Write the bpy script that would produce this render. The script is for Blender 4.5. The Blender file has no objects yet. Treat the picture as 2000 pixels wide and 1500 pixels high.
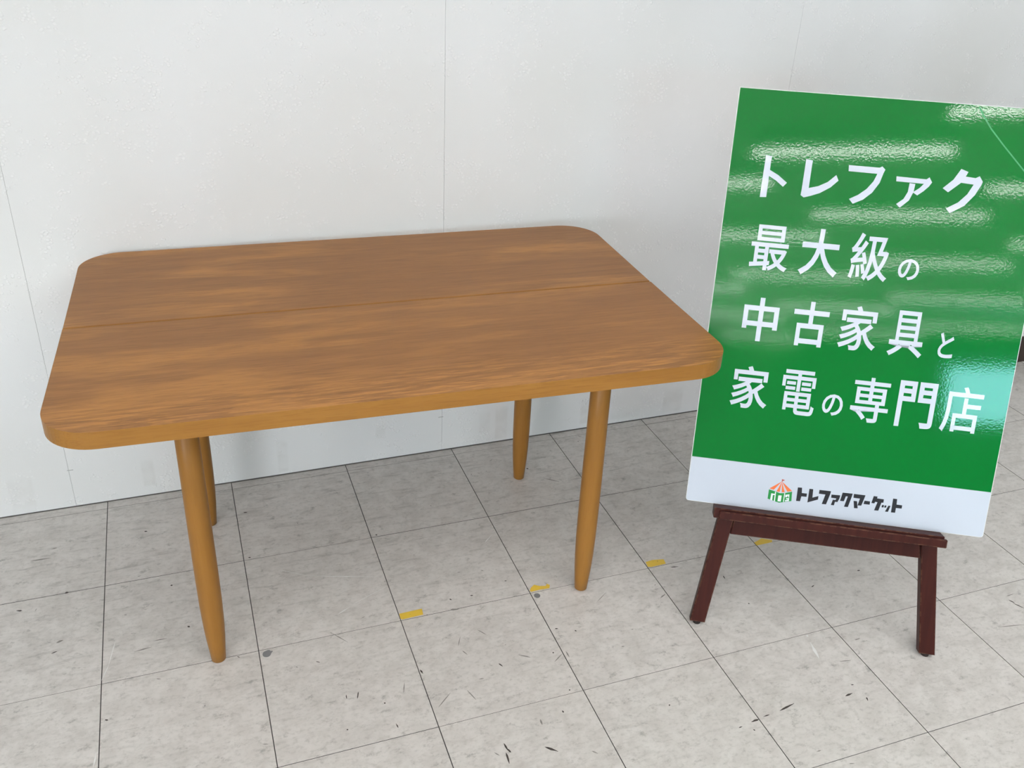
import bpy, bmesh, math, random
import numpy as np
from mathutils import Matrix, Vector

# ------------------------------------------------------------------ camera
SC = bpy.context.scene
COL = SC.collection
F = 1804.17
RC = np.array([[0.9398761903, -0.3387092252, 0.0436899048],
               [-0.1260111176, -0.4628453241, -0.8774368377],
               [0.3174176196, 0.8191765785, -0.4776984279]])
CP = np.array([0.2582844, -2.10423674, 1.43046272])
cam_data = bpy.data.cameras.new('camera')
cam_data.sensor_width = 36.0
cam_data.lens = F * 36.0 / 2000.0
cam_data.clip_start = 0.05
cam = bpy.data.objects.new('camera', cam_data)
COL.objects.link(cam)
M = Matrix.Identity(4)
for i in range(3):
    M[i][0] = RC[0][i]; M[i][1] = -RC[1][i]; M[i][2] = -RC[2][i]; M[i][3] = CP[i]
cam.matrix_world = M
SC.camera = cam

SC.cycles.use_light_tree = False
SC.cycles.max_bounces = 6
SC.cycles.diffuse_bounces = 3
SC.cycles.glossy_bounces = 3

# ------------------------------------------------------------------ world, exposure
SC.view_settings.view_transform = 'Standard'
SC.view_settings.look = 'None'
SC.view_settings.gamma = 1.0
SC.view_settings.use_curve_mapping = False
SC.view_settings.exposure = 0.0
LAMP_STRENGTH = 46.0
FILL_STRENGTH = 11.0  # glow of the added window in the left wall
world = bpy.data.worlds.new('daylight')
SC.world = world
world.use_nodes = True
bgn = world.node_tree.nodes['Background']
bgn.inputs[0].default_value = (0.70, 0.86, 1.0, 1)
bgn.inputs[1].default_value = 1.0

# ------------------------------------------------------------------ pixel helpers (2000 x 1500 frame)
def ray(u, v):
    return RC.T @ np.array([(u - 1000) / F, (v - 750) / F, 1.0])
def px_z(u, v, z=0.0):
    d = ray(u, v); t = (z - CP[2]) / d[2]; return CP + t * d
WALL_Y = 0.0303
def px_wall(u, v):
    d = ray(u, v); t = (WALL_Y - CP[1]) / d[1]; return CP + t * d

TILE = 0.303
# ------------------------------------------------------------------ object helpers
def link(name, me, mat=None, parent=None):
    o = bpy.data.objects.new(name, me)
    COL.objects.link(o)
    if mat is not None and me is not None and not me.materials:
        me.materials.append(mat)
    if parent is not None:
        o.parent = parent
    return o
def to_mesh(bm, name, smooth=False):
    bmesh.ops.recalc_face_normals(bm, faces=bm.faces)
    me = bpy.data.meshes.new(name)
    bm.to_mesh(me); bm.free()
    if smooth:
        for p in me.polygons: p.use_smooth = True
    return me
def obj(name, bm, mat, parent=None, smooth=False):
    return link(name, to_mesh(bm, name, smooth), mat, parent)
def empty(name, mw):
    o = bpy.data.objects.new(name, None); o.empty_display_size = 0.05
    COL.objects.link(o); o.matrix_world = mw
    return o
def tag(o, label=None, cat=None, group=None, kind=None):
    if label: o['label'] = label
    if cat: o['category'] = cat
    if group: o['group'] = group
    if kind: o['kind'] = kind
    return o
def add_box(bm, x0, x1, y0, y1, z0, z1):
    vs = [bm.verts.new((x, y, z)) for z in (z0, z1) for x, y in ((x0, y0), (x1, y0), (x1, y1), (x0, y1))]
    for f in ((0, 3, 2, 1), (4, 5, 6, 7), (0, 1, 5, 4), (1, 2, 6, 5), (2, 3, 7, 6), (3, 0, 4, 7)):
        bm.faces.new([vs[i] for i in f])
def box(x0, x1, y0, y1, z0, z1, bevel=0.0, seg=1):
    bm = bmesh.new(); add_box(bm, x0, x1, y0, y1, z0, z1)
    if bevel:
        bmesh.ops.bevel(bm, geom=bm.edges[:], offset=bevel, segments=seg, affect='EDGES', profile=0.5)
    return bm
def add_prism(bm, pts, z0, z1):
    a = sum(pts[i][0] * pts[(i + 1) % len(pts)][1] - pts[(i + 1) % len(pts)][0] * pts[i][1] for i in range(len(pts)))
    if a < 0: pts = pts[::-1]
    lo = [bm.verts.new((p[0], p[1], z0)) for p in pts]
    hi = [bm.verts.new((p[0], p[1], z1)) for p in pts]
    bm.faces.new(lo[::-1]); bm.faces.new(hi)
    n = len(pts)
    for i in range(n):
        j = (i + 1) % n
        bm.faces.new((lo[i], lo[j], hi[j], hi[i]))
def prism(pts, z0, z1, bevel=0.0, seg=2):
    bm = bmesh.new(); add_prism(bm, list(pts), z0, z1)
    if bevel:
        es = [e for e in bm.edges if abs(e.verts[0].co.z - e.verts[1].co.z) < 1e-9]
        bmesh.ops.bevel(bm, geom=es, offset=bevel, segments=seg, affect='EDGES', profile=0.5)
    return bm
def lathe(prof, n=40):
    bm = bmesh.new(); rings = []
    for r, z in prof:
        rings.append([bm.verts.new((r * math.cos(2 * math.pi * k / n), r * math.sin(2 * math.pi * k / n), z)) for k in range(n)])
    for a, b in zip(rings[:-1], rings[1:]):
        for k in range(n):
            bm.faces.new((a[k], a[(k + 1) % n], b[(k + 1) % n], b[k]))
    bm.faces.new(rings[0][::-1]); bm.faces.new(rings[-1])
    return bm
def beam(a, b, w, d, side):
    """square bar from point a to b; side = direction of its width w"""
    a, b, side = Vector(a), Vector(b), Vector(side).normalized()
    ax = (b - a).normalized(); nn = ax.cross(side).normalized()
    bm = bmesh.new()
    vs = []
    for p in (a, b):
        for s, t in ((-1, -1), (1, -1), (1, 1), (-1, 1)):
            vs.append(bm.verts.new(p + side * (s * w / 2) + nn * (t * d / 2)))
    for f in ((0, 3, 2, 1), (4, 5, 6, 7), (0, 1, 5, 4), (1, 2, 6, 5), (2, 3, 7, 6), (3, 0, 4, 7)):
        bm.faces.new([vs[i] for i in f])
    return bm

# ------------------------------------------------------------------ materials
class NT:
    def __init__(self, name):
        self.m = bpy.data.materials.new(name); self.m.use_nodes = True
        self.t = self.m.node_tree; self.b = self.t.nodes['Principled BSDF']
    def n(self, typ, **kw):
        nd = self.t.nodes.new(typ)
        for k, v in kw.items(): setattr(nd, k, v)
        return nd
    def l(self, a, b): self.t.links.new(a, b)
    def set(self, nd, **kw):
        for k, v in kw.items():
            nd.inputs[k.replace('_', ' ')].default_value = v
    def coord(self, kind='Object', scale=(1, 1, 1), loc=(0, 0, 0), rot=(0, 0, 0)):
        if kind == 'World':
            src = self.n('ShaderNodeNewGeometry').outputs['Position']
        else:
            src = self.n('ShaderNodeTexCoord').outputs[kind]
        mp = self.n('ShaderNodeMapping')
        mp.inputs['Scale'].default_value = scale; mp.inputs['Location'].default_value = loc; mp.inputs['Rotation'].default_value = rot
        self.l(src, mp.inputs['Vector']); return mp.outputs[0]
    def noise(self, vec, scale, detail=4, rough=0.55, dist=0.0):
        nd = self.n('ShaderNodeTexNoise')
        nd.inputs['Scale'].default_value = scale; nd.inputs['Detail'].default_value = detail
        nd.inputs['Roughness'].default_value = rough; nd.inputs['Distortion'].default_value = dist
        self.l(vec, nd.inputs['Vector']); return nd.outputs['Fac']
    def rng(self, v, a, b, c=0.0, d=1.0, smooth=True):
        nd = self.n('ShaderNodeMapRange')
        if smooth: nd.interpolation_type = 'SMOOTHSTEP'
        self.l(v, nd.inputs['Value'])
        for k, x in zip(('From Min', 'From Max', 'To Min', 'To Max'), (a, b, c, d)): nd.inputs[k].default_value = x
        return nd.outputs[0]
    def math(self, op, a, b=None):
        nd = self.n('ShaderNodeMath', operation=op)
        for i, x in enumerate((a, b)):
            if x is None: continue
            if isinstance(x, (int, float)): nd.inputs[i].default_value = x
            else: self.l(x, nd.inputs[i])
        return nd.outputs[0]
    def mix(self, fac, a, b):
        nd = self.n('ShaderNodeMix', data_type='RGBA')
        for i, x in ((0, fac), (6, a), (7, b)):
            if isinstance(x, (int, float)): nd.inputs[i].default_value = x
            elif isinstance(x, tuple): nd.inputs[i].default_value = (*x, 1)
            else: self.l(x, nd.inputs[i])
        return nd.outputs[2]
    def bump(self, h, strength, dist=0.001, normal=None):
        nd = self.n('ShaderNodeBump')
        nd.inputs['Strength'].default_value = strength; nd.inputs['Distance'].default_value = dist
        self.l(h, nd.inputs['Height'])
        if normal is not None: self.l(normal, nd.inputs['Normal'])
        return nd.outputs[0]
    def base(self, c):
        if isinstance(c, tuple): self.b.inputs['Base Color'].default_value = (*c, 1)
        else: self.l(c, self.b.inputs['Base Color'])
def srgb(r, g, b):
    f = lambda c: (c / 255 / 12.92) if c / 255 <= 0.04045 else ((c / 255 + 0.055) / 1.055) ** 2.4
    return (f(r), f(g), f(b))
def plain(name, col, rough=0.6, metal=0.0, grain=0.06):
    t = NT(name)
    v = t.coord('World'); n = t.noise(v, 35, 0)
    t.base(t.mix(t.rng(n, 0.3, 0.7), tuple(c * (1 - grain) for c in col), tuple(min(1, c * (1 + grain)) for c in col)))
    t.b.inputs['Roughness'].default_value = rough; t.b.inputs['Metallic'].default_value = metal
    return t.m

def mat_wallpaper():
    t = NT('embossed_white_wallpaper')
    v = t.coord('World')
    clump = t.rng(t.noise(v, 12, 2, 0.6), 0.46, 0.56)
    rag = t.rng(t.noise(v, 45, 1, 0.6), 0.44, 0.56)
    vor = t.n('ShaderNodeTexVoronoi', feature='F1'); t.l(t.coord('World', (1, 1, 1.35)), vor.inputs['Vector'])
    vor.inputs['Scale'].default_value = 115
    petal = t.rng(vor.outputs['Distance'], 0.25, 0.55, 1.0, 0.0)
    flower = t.math('MULTIPLY', t.math('MULTIPLY', clump, rag), petal)
    grain = t.noise(v, 420, 1, 0.6)
    h = t.math('ADD', flower, t.math('MULTIPLY', grain, 0.22))
    t.l(t.bump(h, 0.65, 0.0012), t.b.inputs['Normal'])
    broad = t.noise(v, 2.2, 1)
    col = t.mix(t.rng(broad, 0.3, 0.7), (0.735, 0.735, 0.725), (0.775, 0.78, 0.785))
    col = t.mix(t.math('MULTIPLY', flower, 0.45), col, (0.86, 0.86, 0.855))
    # old tape and scuff stains along the foot of the wall
    sx = t.n('ShaderNodeSeparateXYZ'); t.l(v, sx.inputs[0])
    X, Z = sx.outputs[0], sx.outputs[2]
    fade = t.rng(t.noise(v, 28, 1), 0.3, 0.65, 0.35, 1.0)
    tot = None
    for (u0, v0, u1, v1, k) in ((28, 935, 60, 1004, .5), (282, 900, 298, 950, .75), (545, 862, 560, 922, .85), (735, 832, 752, 856, .5),
                                (935, 806, 958, 846, .6), (966, 795, 992, 858, .8), (1132, 778, 1160, 828, .8), (1292, 758, 1335, 806, .8), (1180, 800, 1250, 822, .5)):
        a, b = px_wall(u0, v1), px_wall(u1, v0)
        e = 0.004
        mx = t.math('MULTIPLY', t.rng(X, a[0] - e, a[0] + e), t.rng(X, b[0] - e, b[0] + e, 1.0, 0.0))
        mz = t.math('MULTIPLY', t.rng(Z, a[2] - e, a[2] + e), t.rng(Z, b[2] - e * 3, b[2] + e * 3, 1.0, 0.0))
        m = t.math('MULTIPLY', t.math('MULTIPLY', mx, mz), k)
        tot = m if tot is None else t.math('MAXIMUM', tot, m)
    col = t.mix(t.math('MULTIPLY', t.math('MULTIPLY', tot, fade), 0.30), col, (0.50, 0.49, 0.46))
    t.base(col)
    t.b.inputs['Roughness'].default_value = 0.62
    t.b.inputs['Specular IOR Level'].default_value = 0.3
    return t.m

def mat_tile():
    t = NT('worn_vinyl_floor_tile')
    v = t.coord('World')
    oi = t.n('ShaderNodeObjectInfo')
    # marbling, different in each tile
    off = t.n('ShaderNodeCombineXYZ'); t.l(t.math('MULTIPLY', oi.outputs['Random'], 37.0), off.inputs[0]); t.l(t.math('MULTIPLY', oi.outputs['Random'], 91.0), off.inputs[1])
    va = t.n('ShaderNodeVectorMath', operation='ADD'); t.l(v, va.inputs[0]); t.l(off.outputs[0], va.inputs[1])
    marble = t.noise(va.outputs[0], 22, 5, 0.66, 0.3)
    broad = t.noise(v, 3.0, 3)
    col = t.mix(t.rng(marble, 0.32, 0.66), (0.545, 0.518, 0.488), (0.645, 0.618, 0.588))
    col = t.mix(t.rng(broad, 0.35, 0.7, 0.0, 0.35), col, (0.66, 0.625, 0.595))
    # dark smears dragged along the rows, thicker towards the wall where nobody mops
    st = t.noise(t.coord('World', (3.2, 17, 1)), 3.2, 6, 0.66, 0.4)
    st2 = t.noise(t.coord('World', (2.2, 62, 1), (3.1, 1.7, 0)), 2.6, 5, 0.72)
    sx = t.n('ShaderNodeSeparateXYZ'); t.l(v, sx.inputs[0])
    near = t.rng(sx.outputs[1], -0.95, -0.05, 0.32, 1.0)
    smear = t.math('MULTIPLY', t.rng(st, 0.50, 0.78), near)
    col = t.mix(t.math('MULTIPLY', smear, 0.62), col, (0.22, 0.205, 0.19))
    sm2 = t.math('MULTIPLY', t.rng(st2, 0.60, 0.74), near)
    col = t.mix(t.math('MULTIPLY', sm2, 0.55), col, (0.14, 0.13, 0.12))
    mot = t.rng(t.noise(t.coord('World', (1, 1.5, 1), (2, 8, 0)), 75, 3, 0.7), 0.46, 0.72)
    col = t.mix(t.math('MULTIPLY', mot, 0.28), col, (0.26, 0.245, 0.225))
    # blotches
    bl = t.rng(t.noise(t.coord('World', (1, 1.3, 1), (9, 4, 0)), 30, 5, 0.75), 0.55, 0.72)
    col = t.mix(t.math('MULTIPLY', bl, 0.60), col, (0.21, 0.20, 0.185))
    fine = t.rng(t.noise(v, 190, 3, 0.7), 0.66, 0.78)
    col = t.mix(t.math('MULTIPLY', fine, 0.45), col, (0.22, 0.20, 0.18))
    t.base(col)
    t.l(t.rng(marble, 0.3, 0.7, 0.42, 0.30), t.b.inputs['Roughness'])
    t.l(t.bump(t.noise(v, 60, 4), 0.10, 0.001), t.b.inputs['Normal'])
    t.b.inputs['Specular IOR Level'].default_value = 0.35
    return t.m

def mat_wood(name, axis, base, dark, light, rough=0.36, wear=0.5, contrast=1.0, worn_front=None, spec=0.3):
    t = NT(name)
    ax = (lambda a, c: (a, c, c)) if axis == 'x' else (lambda a, c: (c, c, a))
    g = t.noise(t.coord('Object', ax(4.0, 55)), 1.0, 4, 0.65, 0.6)
    g2 = t.noise(t.coord('Object', ax(16, 300)), 1.0, 3, 0.7)
    patch = t.noise(t.coord('Object', ax(1.6, 7.5), (1.3, 0.4, 2.2)), 1.6, 3, 0.6, 0.4)
    mid = tuple((a + b) / 2 for a, b in zip(base, dark))
    col = t.mix(t.rng(g, 0.30, 0.70), mid, base)
    col = t.mix(t.rng(patch, 0.48, 0.70, 0.0, wear), col, light)
    pd = t.math('MULTIPLY', t.rng(patch, 0.46, 0.30, 0.0, 1.0), t.rng(g, 0.40, 0.62, 0.0, 0.55 * contrast))
    col = t.mix(pd, col, dark)
    col = t.mix(t.rng(g2, 0.46, 0.72, 0.0, 0.60 * contrast), col, dark)
    if worn_front is not None:
        sx = t.n('ShaderNodeSeparateXYZ'); t.l(t.n('ShaderNodeTexCoord').outputs['Object'], sx.inputs[0])
        near = t.rng(sx.outputs[1], worn_front + 0.16, worn_front + 0.02)
        g3 = t.noise(t.coord('Object', ax(11, 130), (5, 2, 0)), 1.0, 4, 0.7, 0.4)
        col = t.mix(t.math('MULTIPLY', near, t.rng(g3, 0.46, 0.64, 0.0, 0.85)), col, light)
        col = t.mix(t.math('MULTIPLY', near, t.rng(g3, 0.44, 0.28, 0.0, 0.9)), col, dark)
    t.base(col)
    t.l(t.bump(g2, 0.06, 0.0005), t.b.inputs['Normal'])
    t.b.inputs['Roughness'].default_value = rough
    t.b.inputs['Specular IOR Level'].default_value = spec
    return t

def mat_mahogany():
    t = NT('dark_red_mahogany_stain')
    v = t.coord('Object', (22, 1.5, 22))
    g = t.noise(v, 4, 5, 0.6, 0.4)
    col = t.mix(t.rng(g, 0.3, 0.7), (0.036, 0.0070, 0.0050), (0.052, 0.0105, 0.0070))
    bv = t.n('ShaderNodeBevel'); bv.samples = 4; bv.inputs['Radius'].default_value = 0.0022
    ge = t.n('ShaderNodeNewGeometry')
    dp = t.n('ShaderNodeVectorMath', operation='DOT_PRODUCT'); t.l(bv.outputs[0], dp.inputs[0]); t.l(ge.outputs['Normal'], dp.inputs[1])
    edge = t.rng(dp.outputs['Value'], 0.90, 0.99, 1.0, 0.0)
    rag = t.rng(t.noise(t.coord('Object'), 70, 4, 0.7), 0.44, 0.56)
    col = t.mix(t.math('MULTIPLY', t.math('MULTIPLY', edge, rag), 0.75), col, (0.24, 0.125, 0.075))
    t.base(col)
    t.b.inputs['Roughness'].default_value = 0.42
    t.b.inputs['Specular IOR Level'].default_value = 0.15
    return t.m

def film(name, col, rough=0.12, bump=0.11):
    t = NT(name)
    v = t.coord('Object')
    h = t.noise(v, 230, 1, 0.5)
    t.l(t.bump(h, bump, 0.001), t.b.inputs['Normal'])
    big = t.noise(v, 3, 2)
    t.base(t.mix(t.rng(big, 0.3, 0.7), tuple(c * 0.97 for c in col), tuple(min(1, c * 1.03) for c in col)))
    t.b.inputs['Roughness'].default_value = rough
    t.b.inputs['Specular IOR Level'].default_value = 0.45
    return t.m

M_WALLPAPER = mat_wallpaper()
M_TILE = mat_tile()
M_GAP = plain('dark_joint', (0.07, 0.065, 0.06), 0.9)
M_WALLBACK = plain('wall_substrate', (0.16, 0.15, 0.14), 0.9)
M_STORE = plain('painted_store_wall', (0.62, 0.62, 0.60), 0.8)
M_DARKWALL = plain('dark_grey_store_wall', (0.10, 0.10, 0.10), 0.8)
M_CEIL = plain('white_ceiling_board', (0.80, 0.80, 0.79), 0.85)
M_BROWN = plain('dark_brown_vinyl_baseboard', srgb(62, 50, 42), 0.55)
M_FRAME = plain('window_frame_aluminium', (0.55, 0.55, 0.56), 0.4, 0.8)
TOP_D, TOP_B, TOP_L = (0.195, 0.080, 0.022), (0.325, 0.142, 0.040), (0.50, 0.225, 0.055)
M_TOP = mat_wood('worn_oak_tabletop', 'x', TOP_B, TOP_D, TOP_L, 0.42, 0.6, 1.0, -0.394).m
LEG_D, LEG_B, LEG_L = (0.25, 0.108, 0.018), (0.315, 0.142, 0.026), (0.35, 0.164, 0.034)
M_LEG = mat_wood('lacquered_wood_leg', 'z', LEG_B, LEG_D, LEG_L, 0.42, 0.4, 0.5).m
M_EDGE = mat_wood('golden_edge_band', 'x', LEG_B, LEG_D, LEG_L, 0.42, 0.5, 1.3).m
M_MAHOG = mat_mahogany()
M_RUBBER = plain('dark_foot_pad', (0.02, 0.012, 0.010), 0.7)
M_WHITEBOARD = film('white_sign_film', (0.51, 0.555, 0.63), 0.22, 0.05)
M_BOARDEDGE = plain('white_foam_board_edge', (0.74, 0.75, 0.74), 0.7)
M_GREEN = film('green_sign_film', (0.0, 0.158, 0.022), 0.05, 0.034)
M_LETTER = film('white_letter_film', (0.57, 0.61, 0.70), 0.07, 0.034)
M_CRACK = plain('pale_green_crease', srgb(55, 155, 95), 0.35)
M_BLACK = film('black_logo_ink', (0.010, 0.008, 0.012), 0.3, 0.04)
M_ORANGE = film('orange_logo_ink', srgb(226, 112, 58), 0.3, 0.04)
M_REDBR = film('red_brown_logo_ink', srgb(170, 80, 62), 0.3, 0.04)
M_LGREEN = film('green_logo_ink', srgb(28, 135, 60), 0.3, 0.04)
M_LWHITE = film('white_logo_ink', (0.76, 0.79, 0.84), 0.3, 0.04)

def mat_emit(name, col, s):
    t = NT(name)
    t.base((0.9, 0.9, 0.9))
    t.b.inputs['Emission Color'].default_value = (*col, 1); t.b.inputs['Emission Strength'].default_value = s
    return t.m
M_TUBE = mat_emit('lit_fluorescent_tube', (1.0, 0.985, 0.968), LAMP_STRENGTH)
M_PANE_CYAN = mat_emit('daylit_cyan_window_pane', (0.28, 0.84, 1.0), 14.0)
M_FILL_PANE = mat_emit('added_fill_window_pane', (0.88, 0.94, 1.0), FILL_STRENGTH)  # glowing panes of the added left window

# ------------------------------------------------------------------ setting
hp_ = math.pi / 2
RX0, RX1, RY0, CEIL = -4.6, 6.8, -10.0, 2.76
floor = tag(obj('floor', box(RX0, RX1, RY0, WALL_Y + 0.05, -0.06, -0.0022), M_GAP), 'worn grey vinyl tile floor', 'floor', kind='structure')
GX, GY = 0.0010, 0.0003            # joint widths across and along the rows
def tile_mesh(w, d, name):
    bm = bmesh.new(); b = 0.0004
    add_box(bm, -w / 2, w / 2, -d / 2, d / 2, -0.0022, 0.0)
    top = [e for e in bm.edges if e.verts[0].co.z > -1e-6 and e.verts[1].co.z > -1e-6]
    bmesh.ops.bevel(bm, geom=top, offset=b, segments=1, affect='EDGES')
    me = to_mesh(bm, name); me.materials.append(M_TILE); me.materials.append(M_GAP)
    for p in me.polygons: p.material_index = 0 if p.normal.z > 0.9 else 1
    return me
TM = tile_mesh(TILE - GX, TILE - GY, 'floor_tile')
TM0 = tile_mesh(TILE - GX, WALL_Y - GY, 'floor_tile_cut')
rnd = random.Random(5)
IX0, IX1, JN = -6, 15, 11
for i in range(IX0, IX1):
    for j in range(-1, JN):
        if j == -1:
            o = link('floor_tile', TM0, None, floor); o.location = ((i + .5) * TILE, WALL_Y / 2, 0)
        else:
            o = link('floor_tile', TM, None, floor); o.location = ((i + .5) * TILE, -(j + .5) * TILE, 0)
        o.location.z = rnd.uniform(-0.0002, 0.0002)
bm = bmesh.new()
for i in range(math.ceil(RX0 / TILE), math.floor(RX1 / TILE)):
    for j in range(-1, math.floor(-RY0 / TILE)):
        if IX0 <= i < IX1 and j < JN: continue
        y0, y1 = (-(j + 1) * TILE, -j * TILE) if j >= 0 else (0, WALL_Y)
        add_box(bm, i * TILE + GX / 2, (i + 1) * TILE - GX / 2, y0 + GY / 2, y1 - GY / 2, -0.0022, 0.0)
tag(obj('outer_floor_tiles', bm, M_TILE, floor), kind='stuff')

wall = tag(obj('wall_back', box(RX0, RX1, WALL_Y + 0.0022, WALL_Y + 0.12, -0.002, CEIL), M_WALLBACK), 'white wall with embossed wallpaper in vertical strips', 'wall', kind='structure')
SEAM0, PITCH = 2.908 * TILE, 3.148 * TILE
k = -6
while True:
    x0 = SEAM0 + k * PITCH; x1 = x0 + PITCH
    k += 1
    if x1 < RX0: continue
    if x0 > RX1: break
    o = obj('wallpaper_strip', box(max(x0, RX0) + 0.0003, min(x1, RX1) - 0.0003, WALL_Y, WALL_Y + 0.0022, 0.0032, CEIL), M_WALLPAPER, wall)
# little dark marks at cuts where the strips were trimmed near the floor
for (u, v) in ((137, 918.5), (861, 814.5)):
    a = px_wall(u, v)
    obj('wallpaper_cut', box(a[0] - 0.007, a[0] + 0.007, WALL_Y - 0.0004, WALL_Y + 0.0004, a[2] - 0.0007, a[2] + 0.0007), plain('cut_mark', (0.35, 0.35, 0.35), 0.9), wall)
tag(obj('baseboard_right', box(8.3 * TILE, RX1, WALL_Y - 0.006, WALL_Y - 0.0002, 0.0, 0.102, 0.001), M_BROWN), 'dark brown baseboard along the wall behind the sign', 'baseboard', kind='structure')
VY0, VY1, VZ0, VZ1 = -9.7, -5.2, 0.15, 2.45
bm = bmesh.new()
for a in ((RY0, VY0, -0.002, CEIL), (VY1, WALL_Y + 0.12, -0.002, CEIL), (VY0, VY1, -0.002, VZ0), (VY0, VY1, VZ1, CEIL)):
    add_box(bm, RX0 - 0.1, RX0, a[0], a[1], a[2], a[3])
tag(obj('wall_left', bm, M_STORE), 'plain store wall with opening for the added glowing window', 'wall', kind='structure')
tag(obj('wall_right', box(RX1, RX1 + 0.1, RY0, WALL_Y + 0.12, -0.002, CEIL), M_DARKWALL), 'plain store wall', 'wall', kind='structure')
WX0, WX1, WZ0, WZ1 = -0.05, 1.75, 1.70, 2.40
OPEN = [(WX0, WX1, WZ0, WZ1)]     # openings for the shop windows
bm = bmesh.new(); px = RX0
for a in OPEN + [(RX1, RX1, 0, 0)]:
    add_box(bm, px, a[0], RY0 - 0.1, RY0, -0.002, CEIL)
    if a[1] > a[0]:
        add_box(bm, a[0], a[1], RY0 - 0.1, RY0, -0.002, a[2]); add_box(bm, a[0], a[1], RY0 - 0.1, RY0, a[3], CEIL)
    px = a[1]
tag(obj('wall_front', bm, M_DARKWALL), 'plain store wall', 'wall', kind='structure')
tag(obj('ceiling', box(RX0 - .1, RX1 + .1, RY0 - .1, WALL_Y + 0.12, CEIL, CEIL + 0.08), M_CEIL), 'white ceiling', 'ceiling', kind='structure')
def window(name, mw, w, h, n, mat, label):
    win = empty(name, mw); tag(win, label, 'window', kind='structure')
    bm = bmesh.new(); e = 0.035
    for a in ((0, w, 0, e), (0, w, h - e, h), (0, e, e, h - e), (w - e, w, e, h - e)) + tuple((w * k / n - e / 2, w * k / n + e / 2, e, h - e) for k in range(1, n)):
        add_box(bm, a[0], a[1], -0.07, -0.02, a[2], a[3])
    obj('window_frame', bm, M_FRAME, win)
    for k in range(n):
        obj('window_pane', box(w * k / n + e / 2, w * (k + 1) / n - e / 2, -0.048, -0.044, e, h - e), mat, win)
window('window_1', Matrix.Translation((WX0, RY0, WZ0)), WX1 - WX0, WZ1 - WZ0, 2, M_PANE_CYAN, 'high store window with cyan daylight, reflected in the sign')
window('fill_window', Matrix.Translation((RX0, VY1, VZ0)) @ Matrix.Rotation(-hp_, 4, 'Z'), VY1 - VY0, VZ1 - VZ0, 4, M_FILL_PANE, 'unseen glowing window added in the left wall for low side light')  # unseen window, added to brighten the lower wall from the left

# ------------------------------------------------------------------ ceiling lamps
LZ = 2.66
bm = bmesh.new()
add_prism(bm, [(-0.07, CEIL - LZ), (-0.034, 0.0), (-0.027, 0.0), (-0.027, 0.012), (0.027, 0.012), (0.027, 0.0), (0.034, 0.0), (0.07, CEIL - LZ)], -0.61, 0.61)
me_house = to_mesh(bm, 'housing'); me_house.materials.append(M_CEIL)
for mv in me_house.vertices: mv.co = Vector((mv.co.z, mv.co.x, mv.co.y))
bm = bmesh.new()
bm.faces.new([bm.verts.new(c) for c in ((-0.595, -0.027, 0.006), (-0.595, 0.027, 0.006), (0.595, 0.027, 0.006), (0.595, -0.027, 0.006))])
me_tube = bpy.data.meshes.new('diffuser'); bm.to_mesh(me_tube); bm.free(); me_tube.materials.append(M_TUBE)
me_cap = to_mesh(box(-0.006, 0.006, -0.036, 0.036, -0.002, 0.03, 0.001), 'end_cap'); me_cap.materials.append(M_CEIL)
for kx in range(-2, 3):
    for ky in range(0, 8):
        x = 0.37 + 1.22 * kx
        y = -4.475 + 0.235 * kx - 1.24 * (ky - 3)
        if y > -1.5: continue
        root = empty('fluorescent_lamp', Matrix.Translation((x, y, LZ)) @ Matrix.Rotation(math.radians(-15), 4, 'Z'))
        tag(root, 'white fluorescent ceiling lamp, seen only as a bright streak in the glossy sign', 'ceiling lamp', 'fluorescent lamps on the ceiling')
        link('housing', me_house, None, root)
        link('diffuser', me_tube, None, root)
        for e in (-0.604, 0.604):
            c = link('end_cap', me_cap, None, root); c.location = (e, 0, 0)

# ------------------------------------------------------------------ dining table
TH, TT, TL, TW = 0.6666, 0.0305, 1.196, 0.788
tc = Vector((2.0949 * TILE - 0.0067, -1.2384 * TILE - 0.0246, 0.0))
trot = math.radians(-2.5255)
table = empty('dining_table', Matrix.Translation(tc) @ Matrix.Rotation(trot, 4, 'Z'))
tag(table, 'worn orange-brown wooden dining table with rounded corners against the white wall', 'table')
inv = table.matrix_world.inverted()
sa = inv @ Vector(px_z(122, 641, TH)); sb = inv @ Vector(px_z(1265.5, 549, TH))
SEAM_Y = (sa.y + sb.y) / 2
CR = 0.085
def corner(cx, cy, a0, a1, n=14):
    return [(cx + CR * math.cos(a0 + (a1 - a0) * i / n), cy + CR * math.sin(a0 + (a1 - a0) * i / n)) for i in range(n + 1)]
hp = math.pi / 2
hl, hw = TL / 2, TW / 2
front_pts = [(-hl, SEAM_Y - 0.0028)] + corner(-hl + CR, -hw + CR, math.pi, 1.5 * math.pi) + corner(hl - CR, -hw + CR, -hp, 0) + [(hl, SEAM_Y - 0.0028)]
rear_pts = [(hl, SEAM_Y + 0.0028)] + corner(hl - CR, hw - CR, 0, hp) + corner(-hl + CR, hw - CR, hp, math.pi) + [(-hl, SEAM_Y + 0.0028)]
def leaf(pts, ztop, label):
    me = to_mesh(prism(pts, TH - TT, ztop, 0.0022), 'tabletop_leaf')
    me.materials.append(M_TOP); me.materials.append(M_EDGE)
    for p in me.polygons: p.material_index = 0 if abs(p.normal.z) > 0.75 else 1
    o = link('tabletop_leaf', me, None, table); o['label'] = label
leaf(front_pts, TH, 'wide front leaf of the tabletop, pale worn streaks along its edge')
leaf(rear_pts, TH - 0.0010, 'narrower rear leaf of the tabletop next to the wall')
obj('support_rail', box(-0.50, 0.50, SEAM_Y - 0.03, SEAM_Y + 0.03, TH - TT - 0.016, TH - TT, 0.002), M_LEG, table)
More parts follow.
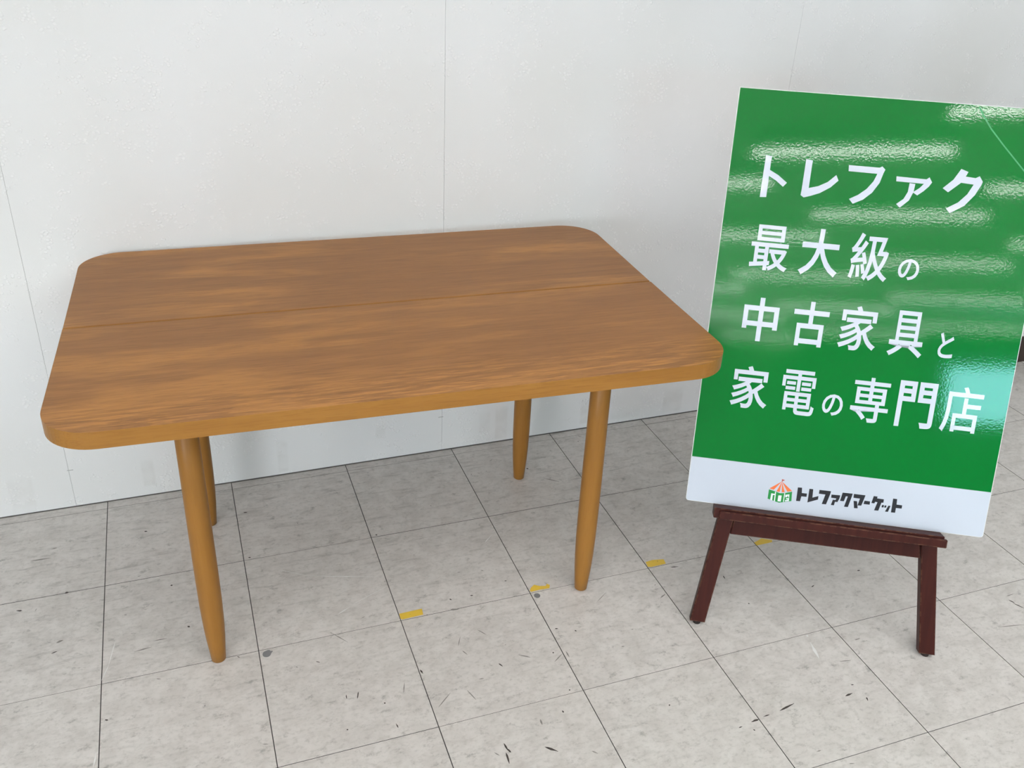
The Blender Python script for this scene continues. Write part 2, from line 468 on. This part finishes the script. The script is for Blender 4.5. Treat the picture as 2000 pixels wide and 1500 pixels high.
obj('seam_tongue', box(-hl + 0.004, hl - 0.004, SEAM_Y - 0.006, SEAM_Y + 0.006, TH - TT + 0.002, TH - 0.018), M_TOP, table)
HL = TH - TT
prof = [(0.0126, 0.0), (0.0141, 0.0014), (0.0163, 0.03), (0.0187, 0.06), (0.0207, 0.10), (0.0219, 0.15), (0.0223, 0.22), (0.0221, 0.30), (0.0214, 0.45), (0.0207, HL)]
me_leg = to_mesh(lathe(prof, 40), 'leg', True); me_leg.materials.append(M_LEG)
for (u, v) in ((427.5, 1286), (1134, 1147), (1013, 932), (412, 1022)):
    q = inv @ Vector(px_z(u, v, 0))
    lg = link('leg', me_leg, None, table); lg.location = (q.x, q.y, 0); lg.rotation_euler.z = u * 0.37

# ------------------------------------------------------------------ sign on its easel
F1, F2 = Vector(px_z(1360, 1228)), Vector(px_z(1812, 1293))
OS = (F1 + F2) / 2
yaw, tilt = math.radians(-28.951), math.radians(18.0)
HH = Vector((math.cos(yaw), math.sin(yaw), 0)); N0 = Vector((-HH.y, HH.x, 0))
UP = Vector((0, 0, 1)) * math.cos(tilt) + N0 * math.sin(tilt); NN = HH.cross(UP)
ME = Matrix.Identity(4)
for i in range(3):
    ME[i][0] = HH[i]; ME[i][1] = UP[i]; ME[i][2] = NN[i]; ME[i][3] = OS[i]
BX, BY = -0.305, 0.290             # lower left corner of the board in easel coordinates
BW, BH, BT = 0.612, 0.858, 0.006
def px_board(u, v):
    """pixel -> board coordinates (metres from its lower left corner)"""
    d = Vector(ray(u, v)); c = Vector(CP); t = (OS - c).dot(NN) / d.dot(NN); X = c + d * t - OS
    return (X.dot(HH) - BX, X.dot(UP) - BY)
MB = ME @ Matrix.Translation((BX, BY, 0))

board = empty('shop_sign', MB)
tag(board, 'glossy green sign board with white Japanese lettering resting on a wooden easel', 'sign')
def rrect(w, h, r, n=5, x0=0, y0=0, top=True):
    pts = []
    for cx, cy, a in ((x0 + r, y0 + r, math.pi), (x0 + w - r, y0 + r, 1.5 * math.pi)):
        pts += [(cx + r * math.cos(a + hp * i / n), cy + r * math.sin(a + hp * i / n)) for i in range(n + 1)]
    return pts + [(x0 + w, y0 + h), (x0, y0 + h)]
me = to_mesh(prism(rrect(BW, BH, 0.006), -BT, 0.0), 'panel'); me.materials.append(M_BOARDEDGE)
link('panel', me, None, board)
GY0 = 0.0975
wp = rrect(BW - 0.0016, GY0, 0.0055, 5, 0.0008, 0.0008)
obj('white_print', prism(wp, 0.0, 0.0004), M_WHITEBOARD, board)
green = obj('green_print', box(0.0012, BW - 0.0012, GY0 + 0.0003, BH - 0.0012, 0.0, 0.0004), M_GREEN, board)
KATAKANA = [   # outlines read in a 3.333x crop starting at 1400, 150
    [[(320, 509), (361, 517), (354, 545), (321, 783), (279, 782), (316, 540)], [(344, 605), (400, 640), (456, 690), (430, 716), (385, 675), (336, 643)]],
    [[(582, 536), (626, 545), (620, 575), (598, 724), (660, 712), (722, 685), (778, 640), (792, 676), (740, 720), (670, 757), (610, 775), (565, 785), (545, 770), (552, 735), (578, 565)]],
    [[(860, 575), (1060, 592), (1078, 584), (1097, 605), (1085, 628), (1060, 690), (1010, 755), (950, 800), (884, 826), (860, 795), (920, 768), (975, 730), (1020, 680), (1045, 632), (858, 614)]],
    [[(1170, 648), (1365, 668), (1385, 655), (1401, 688), (1380, 715), (1345, 745), (1304, 772), (1275, 752), (1320, 724), (1348, 697), (1168, 680)], [(1255, 692), (1292, 698), (1280, 750), (1250, 805), (1190, 852), (1167, 828), (1215, 795), (1243, 750)]],
    [[(1592, 600), (1638, 620), (1620, 650), (1685, 660), (1712, 648), (1731, 684), (1722, 705), (1680, 770), (1610, 840), (1515, 888), (1490, 857), (1570, 818), (1630, 765), (1672, 702), (1590, 690), (1505, 752), (1470, 725), (1540, 670)]]]
for polys in KATAKANA:
    bm = bmesh.new()
    for pl in polys: add_prism(bm, [px_board(1400 + x / 3.33333, 150 + y / 3.33333) for x, y in pl], 0.0004, 0.0007)
    obj('letter', bm, M_LETTER, green)
LETTERS = [
    ('最', .064, .140, .504, .595), ('大', .162, .239, .503, .597), ('級', .261, .336, .503, .597), ('の', .356, .396, .512, .554),
    ('中', .067, .138, .358, .448), ('古', .168, .238, .358, .450), ('家', .261, .336, .360, .451), ('具', .360, .428, .358, .451), ('と', .458, .487, .364, .415),
    ('家', .063, .139, .215, .305), ('電', .165, .235, .213, .307), ('の', .251, .292, .220, .265), ('専', .307, .382, .214, .308), ('門', .398, .472, .214, .310), ('店', .487, .563, .214, .310)]
WEIGHT = {'最': .011, '級': .011, '電': .009, '専': .010, '具': .012, '家': .014, '門': .017, '店': .009}
dg = None
for ch, x0, x1, y0, y1 in LETTERS:
    cu = bpy.data.curves.new('letter', 'FONT'); cu.body = ch; cu.offset = WEIGHT.get(ch, 0.017); cu.resolution_u = 4
    to = bpy.data.objects.new('letter_source', cu); COL.objects.link(to)
    bpy.context.view_layer.update()
    me = bpy.data.meshes.new_from_object(to.evaluated_get(bpy.context.evaluated_depsgraph_get()))
    bpy.data.objects.remove(to); bpy.data.curves.remove(cu)
    xs = [v.co.x for v in me.vertices]; ys = [v.co.y for v in me.vertices]
    ax, bx_, ay, by_ = min(xs), max(xs), min(ys), max(ys)
    bm = bmesh.new(); bm.from_mesh(me); bpy.data.meshes.remove(me)
    bmesh.ops.remove_doubles(bm, verts=bm.verts, dist=1e-5)
    for v in bm.verts:
        v.co = Vector((x0 + (v.co.x - ax) / (bx_ - ax) * (x1 - x0), y0 + (v.co.y - ay) / (by_ - ay) * (y1 - y0), 0.0004))
    for f in bm.faces:
        f.smooth = False
        f.normal_update()
        if f.normal.z < 0: f.normal_flip()
    ext = bmesh.ops.extrude_face_region(bm, geom=bm.faces[:])
    for v in [g for g in ext['geom'] if isinstance(g, bmesh.types.BMVert)]: v.co.z = 0.0007
    lm = to_mesh(bm, 'letter'); lm.materials.clear()
    link('letter', lm, M_LETTER, green)
# crease in the film at the upper right
cr = [px_board(1913, 209), px_board(1922, 228), px_board(1936, 252), px_board(1960, 284), px_board(2000, 334), px_board(2022, 368)]
bm = bmesh.new()
for a, b in zip(cr[:-1], cr[1:]):
    d = Vector((b[0] - a[0], b[1] - a[1], 0)).normalized() * 0.0012; n = (-d.y, d.x)
    add_prism(bm, [(a[0] - n[0], a[1] - n[1]), (b[0] - n[0], b[1] - n[1]), (b[0] + n[0], b[1] + n[1]), (a[0] + n[0], a[1] + n[1])], 0.0003, 0.0006)
obj('crease', bm, M_CRACK, green)
# logo on the white foot of the sign (outlines read in a 6.667x crop starting at 1480, 920)
def lg(pts): return [px_board(1480 + x / 6.6667, 920 + y / 6.6667) for x, y in pts]
logo = empty('logo', MB); logo.parent = board; logo.matrix_parent_inverse = Matrix.Identity(4); logo.matrix_local = Matrix.Identity(4)
INK = {
    'logo_letter': (M_BLACK, [
        [[(522, 212), (577, 216), (573, 285), (640, 293), (634, 335), (567, 328), (549, 392), (498, 388)]],
        [[(672, 230), (722, 236), (711, 345), (790, 325), (783, 370), (645, 408), (655, 345)]],
        [[(803, 245), (954, 262), (941, 305), (888, 432), (832, 428), (880, 305), (795, 294)]],
        [[(960, 305), (1074, 316), (1061, 360), (1036, 403), (1000, 398), (1022, 356), (954, 346)], [(978, 372), (1012, 376), (990, 445), (950, 441)]],
        [[(1105, 280), (1236, 294), (1223, 335), (1172, 468), (1122, 463), (1172, 330), (1146, 328), (1120, 392), (1070, 387)]],
        [[(1252, 297), (1402, 315), (1388, 352), (1346, 450), (1298, 446), (1330, 358), (1245, 347)], [(1247, 387), (1292, 392), (1300, 484), (1252, 482)]],
        [[(1390, 385), (1462, 395), (1456, 437), (1376, 428)]],
        [[(1510, 325), (1560, 332), (1553, 355), (1642, 368), (1634, 412), (1610, 410), (1568, 515), (1513, 510), (1558, 405), (1527, 400), (1518, 420), (1478, 415)]],
        [[(1618, 440), (1643, 443), (1636, 473), (1610, 470)], [(1652, 446), (1676, 449), (1668, 476), (1645, 474)], [(1700, 450), (1728, 453), (1693, 530), (1655, 527)]],
        [[(1762, 358), (1814, 364), (1806, 435), (1880, 446), (1872, 488), (1798, 480), (1787, 542), (1733, 537)]]]),
    'tent_wall': (M_LGREEN, [[[(145, 237), (240, 268), (290, 288), (345, 287), (447, 268), (437, 390), (275, 411), (127, 358)]]]),
    'tent_stripe': (M_ORANGE, [[[(314, 136), (152, 224), (208, 243)]], [[(315, 140), (243, 262), (284, 272)]], [[(316, 140), (312, 275), (350, 274)]], [[(318, 136), (384, 268), (446, 259)]]]),
    'tent_flag': (M_REDBR, [[[(316, 104), (356, 118), (322, 131), (320, 142), (313, 142)]]]),
}
for nm, (mt, shapes) in INK.items():
    for polys in shapes:
        bm = bmesh.new()
        for pl in polys: add_prism(bm, lg(pl), 0.0004, 0.0007)
        obj(nm, bm, mt, logo)
for pl in ([(176, 288), (224, 297), (219, 312), (197, 309), (196, 312), (186, 380), (160, 371)], [(226, 266), (238, 270), (222, 392), (210, 388)],
           [(268, 316), (310, 317), (298, 396), (256, 392)], [(346, 287), (356, 286), (338, 399), (328, 400)],
           [(360, 308), (412, 302), (410, 318), (384, 322), (382, 338), (357, 340)], [(368, 352), (402, 350), (404, 338), (392, 336), (396, 320), (410, 320), (404, 390), (352, 394), (354, 378), (386, 374), (388, 364), (366, 366)]):
    bm = bmesh.new(); add_prism(bm, lg(pl), 0.0007, 0.0009)
    obj('tent_opening', bm, M_LWHITE, logo)

easel = empty('sign_easel', ME)
tag(easel, 'dark red-brown wooden easel stand holding the green sign', 'easel')
def E_(pts): return [(x + BX, y + BY) for x, y in pts]      # board coordinates -> easel coordinates
ZB, ZF = -0.031, -0.0075
YB = 0.0135 - BY
for cx, slope, w in ((0.0887, 0.126, 0.0325), (0.5160, -0.146, 0.0325)):
    sl = math.sqrt(1 + slope * slope)
    a, b = cx + slope * (YB + 0.05), cx + slope * (0.72 + 0.05)
    pts = E_([(a - w / 2 * sl, YB), (a + w / 2 * sl, YB), (b + w / 2 * sl, 0.72), (b - w / 2 * sl, 0.72)])
    lo = obj('front_leg', prism(pts, ZB, ZF, 0.0015, 1), M_MAHOG, easel)
    # pad under the foot
    ax, ay = a + BX, YB + BY
    pts = [ME @ Vector((ax + 0.008 * math.cos(i * math.pi / 6), ay, -0.019 + 0.008 * math.sin(i * math.pi / 6))) for i in range(12)]
    bm = bmesh.new(); mi = ME.inverted()
    lo_ = [bm.verts.new(mi @ Vector((p.x, p.y, 0.0))) for p in pts]; hi_ = [bm.verts.new(mi @ (p + Vector((0, 0, 0.002)))) for p in pts]
    bm.faces.new(lo_[::-1]); bm.faces.new(hi_)
    for i in range(12): bm.faces.new((lo_[i], lo_[(i + 1) % 12], hi_[(i + 1) % 12], hi_[i]))
    obj('foot_pad', bm, M_RUBBER, lo)
pts = E_([(0.1045, -0.0665), (0.5000, -0.0650), (0.4925, -0.020), (0.1105, -0.020)])
obj('cross_rail', prism(pts, ZB + 0.002, ZF - 0.0015, 0.0012, 1), M_MAHOG, easel)
obj('top_rail', prism(E_([(0.205, 0.655), (0.382, 0.655), (0.382, 0.70), (0.205, 0.70)]), ZB + 0.002, ZF - 0.0015, 0.0012, 1), M_MAHOG, easel)
ld = obj('ledge', box(0.0600 + BX, 0.5285 + BX, -0.0230 + BY, -0.0005 + BY, -0.0072, 0.0275, 0.0012), M_MAHOG, easel)
obj('ledge_lip', box(0.0705 + BX, 0.5325 + BX, -0.0225 + BY, -0.0045 + BY, 0.0275, 0.0365, 0.0015), M_MAHOG, ld)
mi = ME.inverted()
RF = OS + N0 * 0.47
for s in (-1, 1):
    b = mi @ (RF + HH * (s * 0.11) + Vector((0, 0, 0.012))); a = Vector((0.293 + BX + s * 0.055, 0.66 + BY, -0.048))
    obj('rear_leg', beam(a, b, 0.028, 0.02, mi.to_3x3() @ HH), M_MAHOG, easel)
# ------------------------------------------------------------------ tape, discs and scuffs on the floor
def fl(u, v):
    p = px_z(u, v, 0.0); return (p[0], p[1])
def mat_tape():
    t = NT('yellow_floor_tape')
    v = t.coord('World')
    t.base(t.mix(t.rng(t.noise(v, 120, 5, 0.7), 0.60, 0.70), (0.74, 0.50, 0.055), (0.26, 0.18, 0.06)))
    t.b.inputs['Roughness'].default_value = 0.5
    return t.m
M_TAPE = mat_tape()
TAPES = [
    ([(780, 1199), (824, 1189), (826.5, 1200.5), (786, 1210), (782, 1208)], 'whole yellow tape strip on the floor, leftmost, nearest the left front table leg'),
    ([(1034.5, 1154), (1037, 1148), (1043, 1142.5), (1055, 1145), (1066, 1144.5), (1068, 1140.5), (1074, 1143), (1073, 1149), (1055, 1151.5), (1038, 1156)], 'torn ragged scrap of yellow tape beside the grey disc near a table leg'),
    ([(1261, 1098), (1274, 1094), (1296, 1092.5), (1300.5, 1101), (1272, 1107.5), (1265, 1107)], 'yellow tape strip on the floor between the table leg and the easel'),
    ([(1473, 1060), (1487, 1052), (1508, 1055), (1508, 1059), (1478, 1065.5)], 'yellow tape strip on the floor seen under the easel rail'),
]
for pts, lab in TAPES:
    q = [fl(*p) for p in pts]; cx = sum(a for a, b in q) / len(q); cy = sum(b for a, b in q) / len(q)
    o = obj('floor_tape', prism([(a - cx, b - cy) for a, b in q], 0.0002, 0.0006), M_TAPE); o.location = (cx, cy, 0)
    tag(o, lab, 'tape', 'yellow tape marks on the floor')
M_DISC = plain('grey_adhesive_disc', (0.19, 0.19, 0.195), 0.6)
for (u, v, r, lab, extra) in ((521, 1277.5, 0.0085, 'grey round spot with a peeled edge on the floor near left table leg', True), (1049, 1163.5, 0.0072, 'clean grey round disc stuck on the floor below the torn tape', False)):
    c = fl(u, v); pts = []
    rr = random.Random(int(u))
    for i in range(20):
        a = i * math.pi / 10; k = 1.0
        if extra and -0.3 < math.sin(a) and math.cos(a) > 0.2: k = 1.0 + 0.75 * rr.random() * math.cos(a)
        pts.append((r * k * math.cos(a), r * 1.05 * k * math.sin(a)))
    o = obj('floor_disc', prism(pts, 0.0002, 0.0008), M_DISC); o.location = (c[0], c[1], 0)
    tag(o, lab, 'sticker', 'grey discs on the floor')

M_SD = plain('dark_scuff', (0.045, 0.035, 0.030), 0.7)
M_SG = plain('grey_scuff', (0.24, 0.225, 0.205), 0.7)
M_SW = plain('white_scuff', (0.72, 0.72, 0.70), 0.6)
def scuff(bm, a, b, w, z, rr):
    a, b = Vector((*a, 0)), Vector((*b, 0)); d = b - a
    if d.length < 1e-5: d = Vector((1e-4, 0, 0))
    n = Vector((-d.y, d.x, 0)).normalized() * w / 2
    up_, dn = [], []
    m = 5
    for i in range(m):
        t = i / (m - 1); k = (0.12 + math.sin(math.pi * t)) * rr.uniform(0.6, 1.1)
        c = a + d * t
        up_.append((c + n * k)); dn.append((c - n * k * rr.uniform(0.6, 1.1)))
    add_prism(bm, [(p.x, p.y) for p in dn] + [(p.x, p.y) for p in up_[::-1]], 0.00025, z)
rr = random.Random(11)
bd, bg, bw = bmesh.new(), bmesh.new(), bmesh.new()
for (u0, v0, u1, v1, w) in ((1523, 1388.5, 1551, 1374, 4.5), (1467, 1410.5, 1482, 1405, 4.5), (1443, 1422, 1450, 1419, 3), (1471, 1425, 1475, 1427, 3), (1491, 1400, 1503, 1396, 2.5),
        (1651, 1360, 1665, 1354, 4), (1692, 1362, 1695, 1369, 4), (984, 1452, 992, 1466, 5), (990, 1462, 998, 1470, 4), (988, 1470, 995, 1492, 5), (1064, 1459, 1090, 1468, 5),
        (698, 1365, 700, 1351, 2.5), (676, 1357, 677, 1365, 2.5), (100, 1277, 112, 1272, 2.5), (126, 1159, 134, 1157, 7), (32, 1193, 43, 1193, 5), (205, 1406, 211, 1407, 4), (366, 1223, 371, 1225, 4),
        (333, 1143.5, 337, 1143.5, 5), (282, 1038, 288, 1038, 5), (476, 1001, 483, 1001, 4), (485, 1089, 490, 1089, 4), (750, 1373, 753, 1374, 4), (677, 1425, 680, 1426, 4), (773, 1413, 778, 1422, 2.5),
        (820, 1308, 826, 1316, 4), (974, 1296, 982, 1302, 3), (918, 1163.5, 924, 1163, 3), (878, 1170, 882, 1172, 3.5), (1079, 1275, 1082, 1275, 4), (1084, 1228, 1090, 1228, 2.5), (1111, 1348, 1114, 1348, 4),
        (1122, 1231, 1126, 1233, 3), (1098, 1388, 1101, 1392, 4), (1028, 915, 1032, 916, 5), (1061, 934, 1092, 941, 1.5), (1306, 1377, 1309, 1378, 4), (1461, 1179, 1464, 1179, 4), (1585, 1147, 1590, 1143, 3), (1674, 1115, 1680, 1114, 4),
        (1970, 1172, 1982, 1178, 3), (1978, 1178, 2000, 1188, 3), (1310, 1108, 1325, 1107, 3), (807, 886, 813, 885, 6), (733, 1045, 737, 1045, 5), (617, 1292, 625, 1294, 2)):
    scuff(bd, fl(u0, v0), fl(u1, v1), w * 0.001, 0.0005, rr)
for (u0, v0, u1, v1, w) in ((645, 1235, 680, 1255, 2.5), (856, 1382, 880, 1353, 2.2), (912, 1348, 930, 1367, 2.2), (1166, 1176, 1184, 1157, 2), (1083, 1293, 1098, 1277, 2.5), (1105, 1272, 1112, 1284, 3),
        (1012, 1279, 1036, 1284, 3), (903, 1271, 913, 1279, 3), (895, 1262, 899, 1243, 2), (932, 1230, 950, 1240, 3), (880, 1191, 896, 1190, 6), (790, 1333, 788, 1355, 2), (965, 1470, 976, 1476, 2.5), (1156, 1467, 1168, 1472, 2.5),
        (1055, 1405, 1059, 1416, 4), (100, 1073, 112, 1070, 5), (60, 1096, 100, 1090, 5), (110, 1256, 124, 1250, 6), (262, 1273, 296, 1264, 3), (300, 1252, 326, 1247, 2.5), (1965, 1165, 1980, 1160, 2.5), (1950, 1225, 2000, 1220, 2),
        (1640, 1292, 1662, 1290, 3), (1670, 1250, 1680, 1247, 3), (1290, 1168, 1300, 1160, 3)):
    scuff(bg, fl(u0, v0), fl(u1, v1), w * 0.001, 0.0004, rr)
for k in range(90):
    c = (rr.uniform(-0.5, 3.2), rr.uniform(-1.6, 0.0)); a = rr.uniform(0, 6.28) if rr.random() < .5 else rr.gauss(0, .2); L = rr.uniform(0.002, 0.012)
    scuff(bd if rr.random() < 0.3 else bg, c, (c[0] + L * math.cos(a), c[1] + L * math.sin(a)), rr.uniform(0.0012, 0.003), 0.0004, rr)
for (u0, v0, u1, v1, w) in ((1582, 1254, 1600, 1287, 6), (1574, 1241, 1579, 1243, 6), (947, 1060, 962, 1043, 3), (660, 1200, 684, 1185, 3), (690, 1180, 752, 1147, 1.8), (601, 1125, 750, 1127, 1.6), (540, 1112, 601, 1125, 1.6), (226, 1250, 212, 1300, 2), (212, 1300, 198, 1330, 2), (188, 1470, 182, 1500, 2.5)):
    scuff(bw, fl(u0, v0), fl(u1, v1), w * 0.001, 0.0004, rr)
tag(obj('dark_scuff_marks', bd, M_SD, floor), kind='stuff')
tag(obj('grey_scuff_marks', bg, M_SG, floor), kind='stuff')
tag(obj('white_scuff_marks', bw, M_SW, floor), kind='stuff')
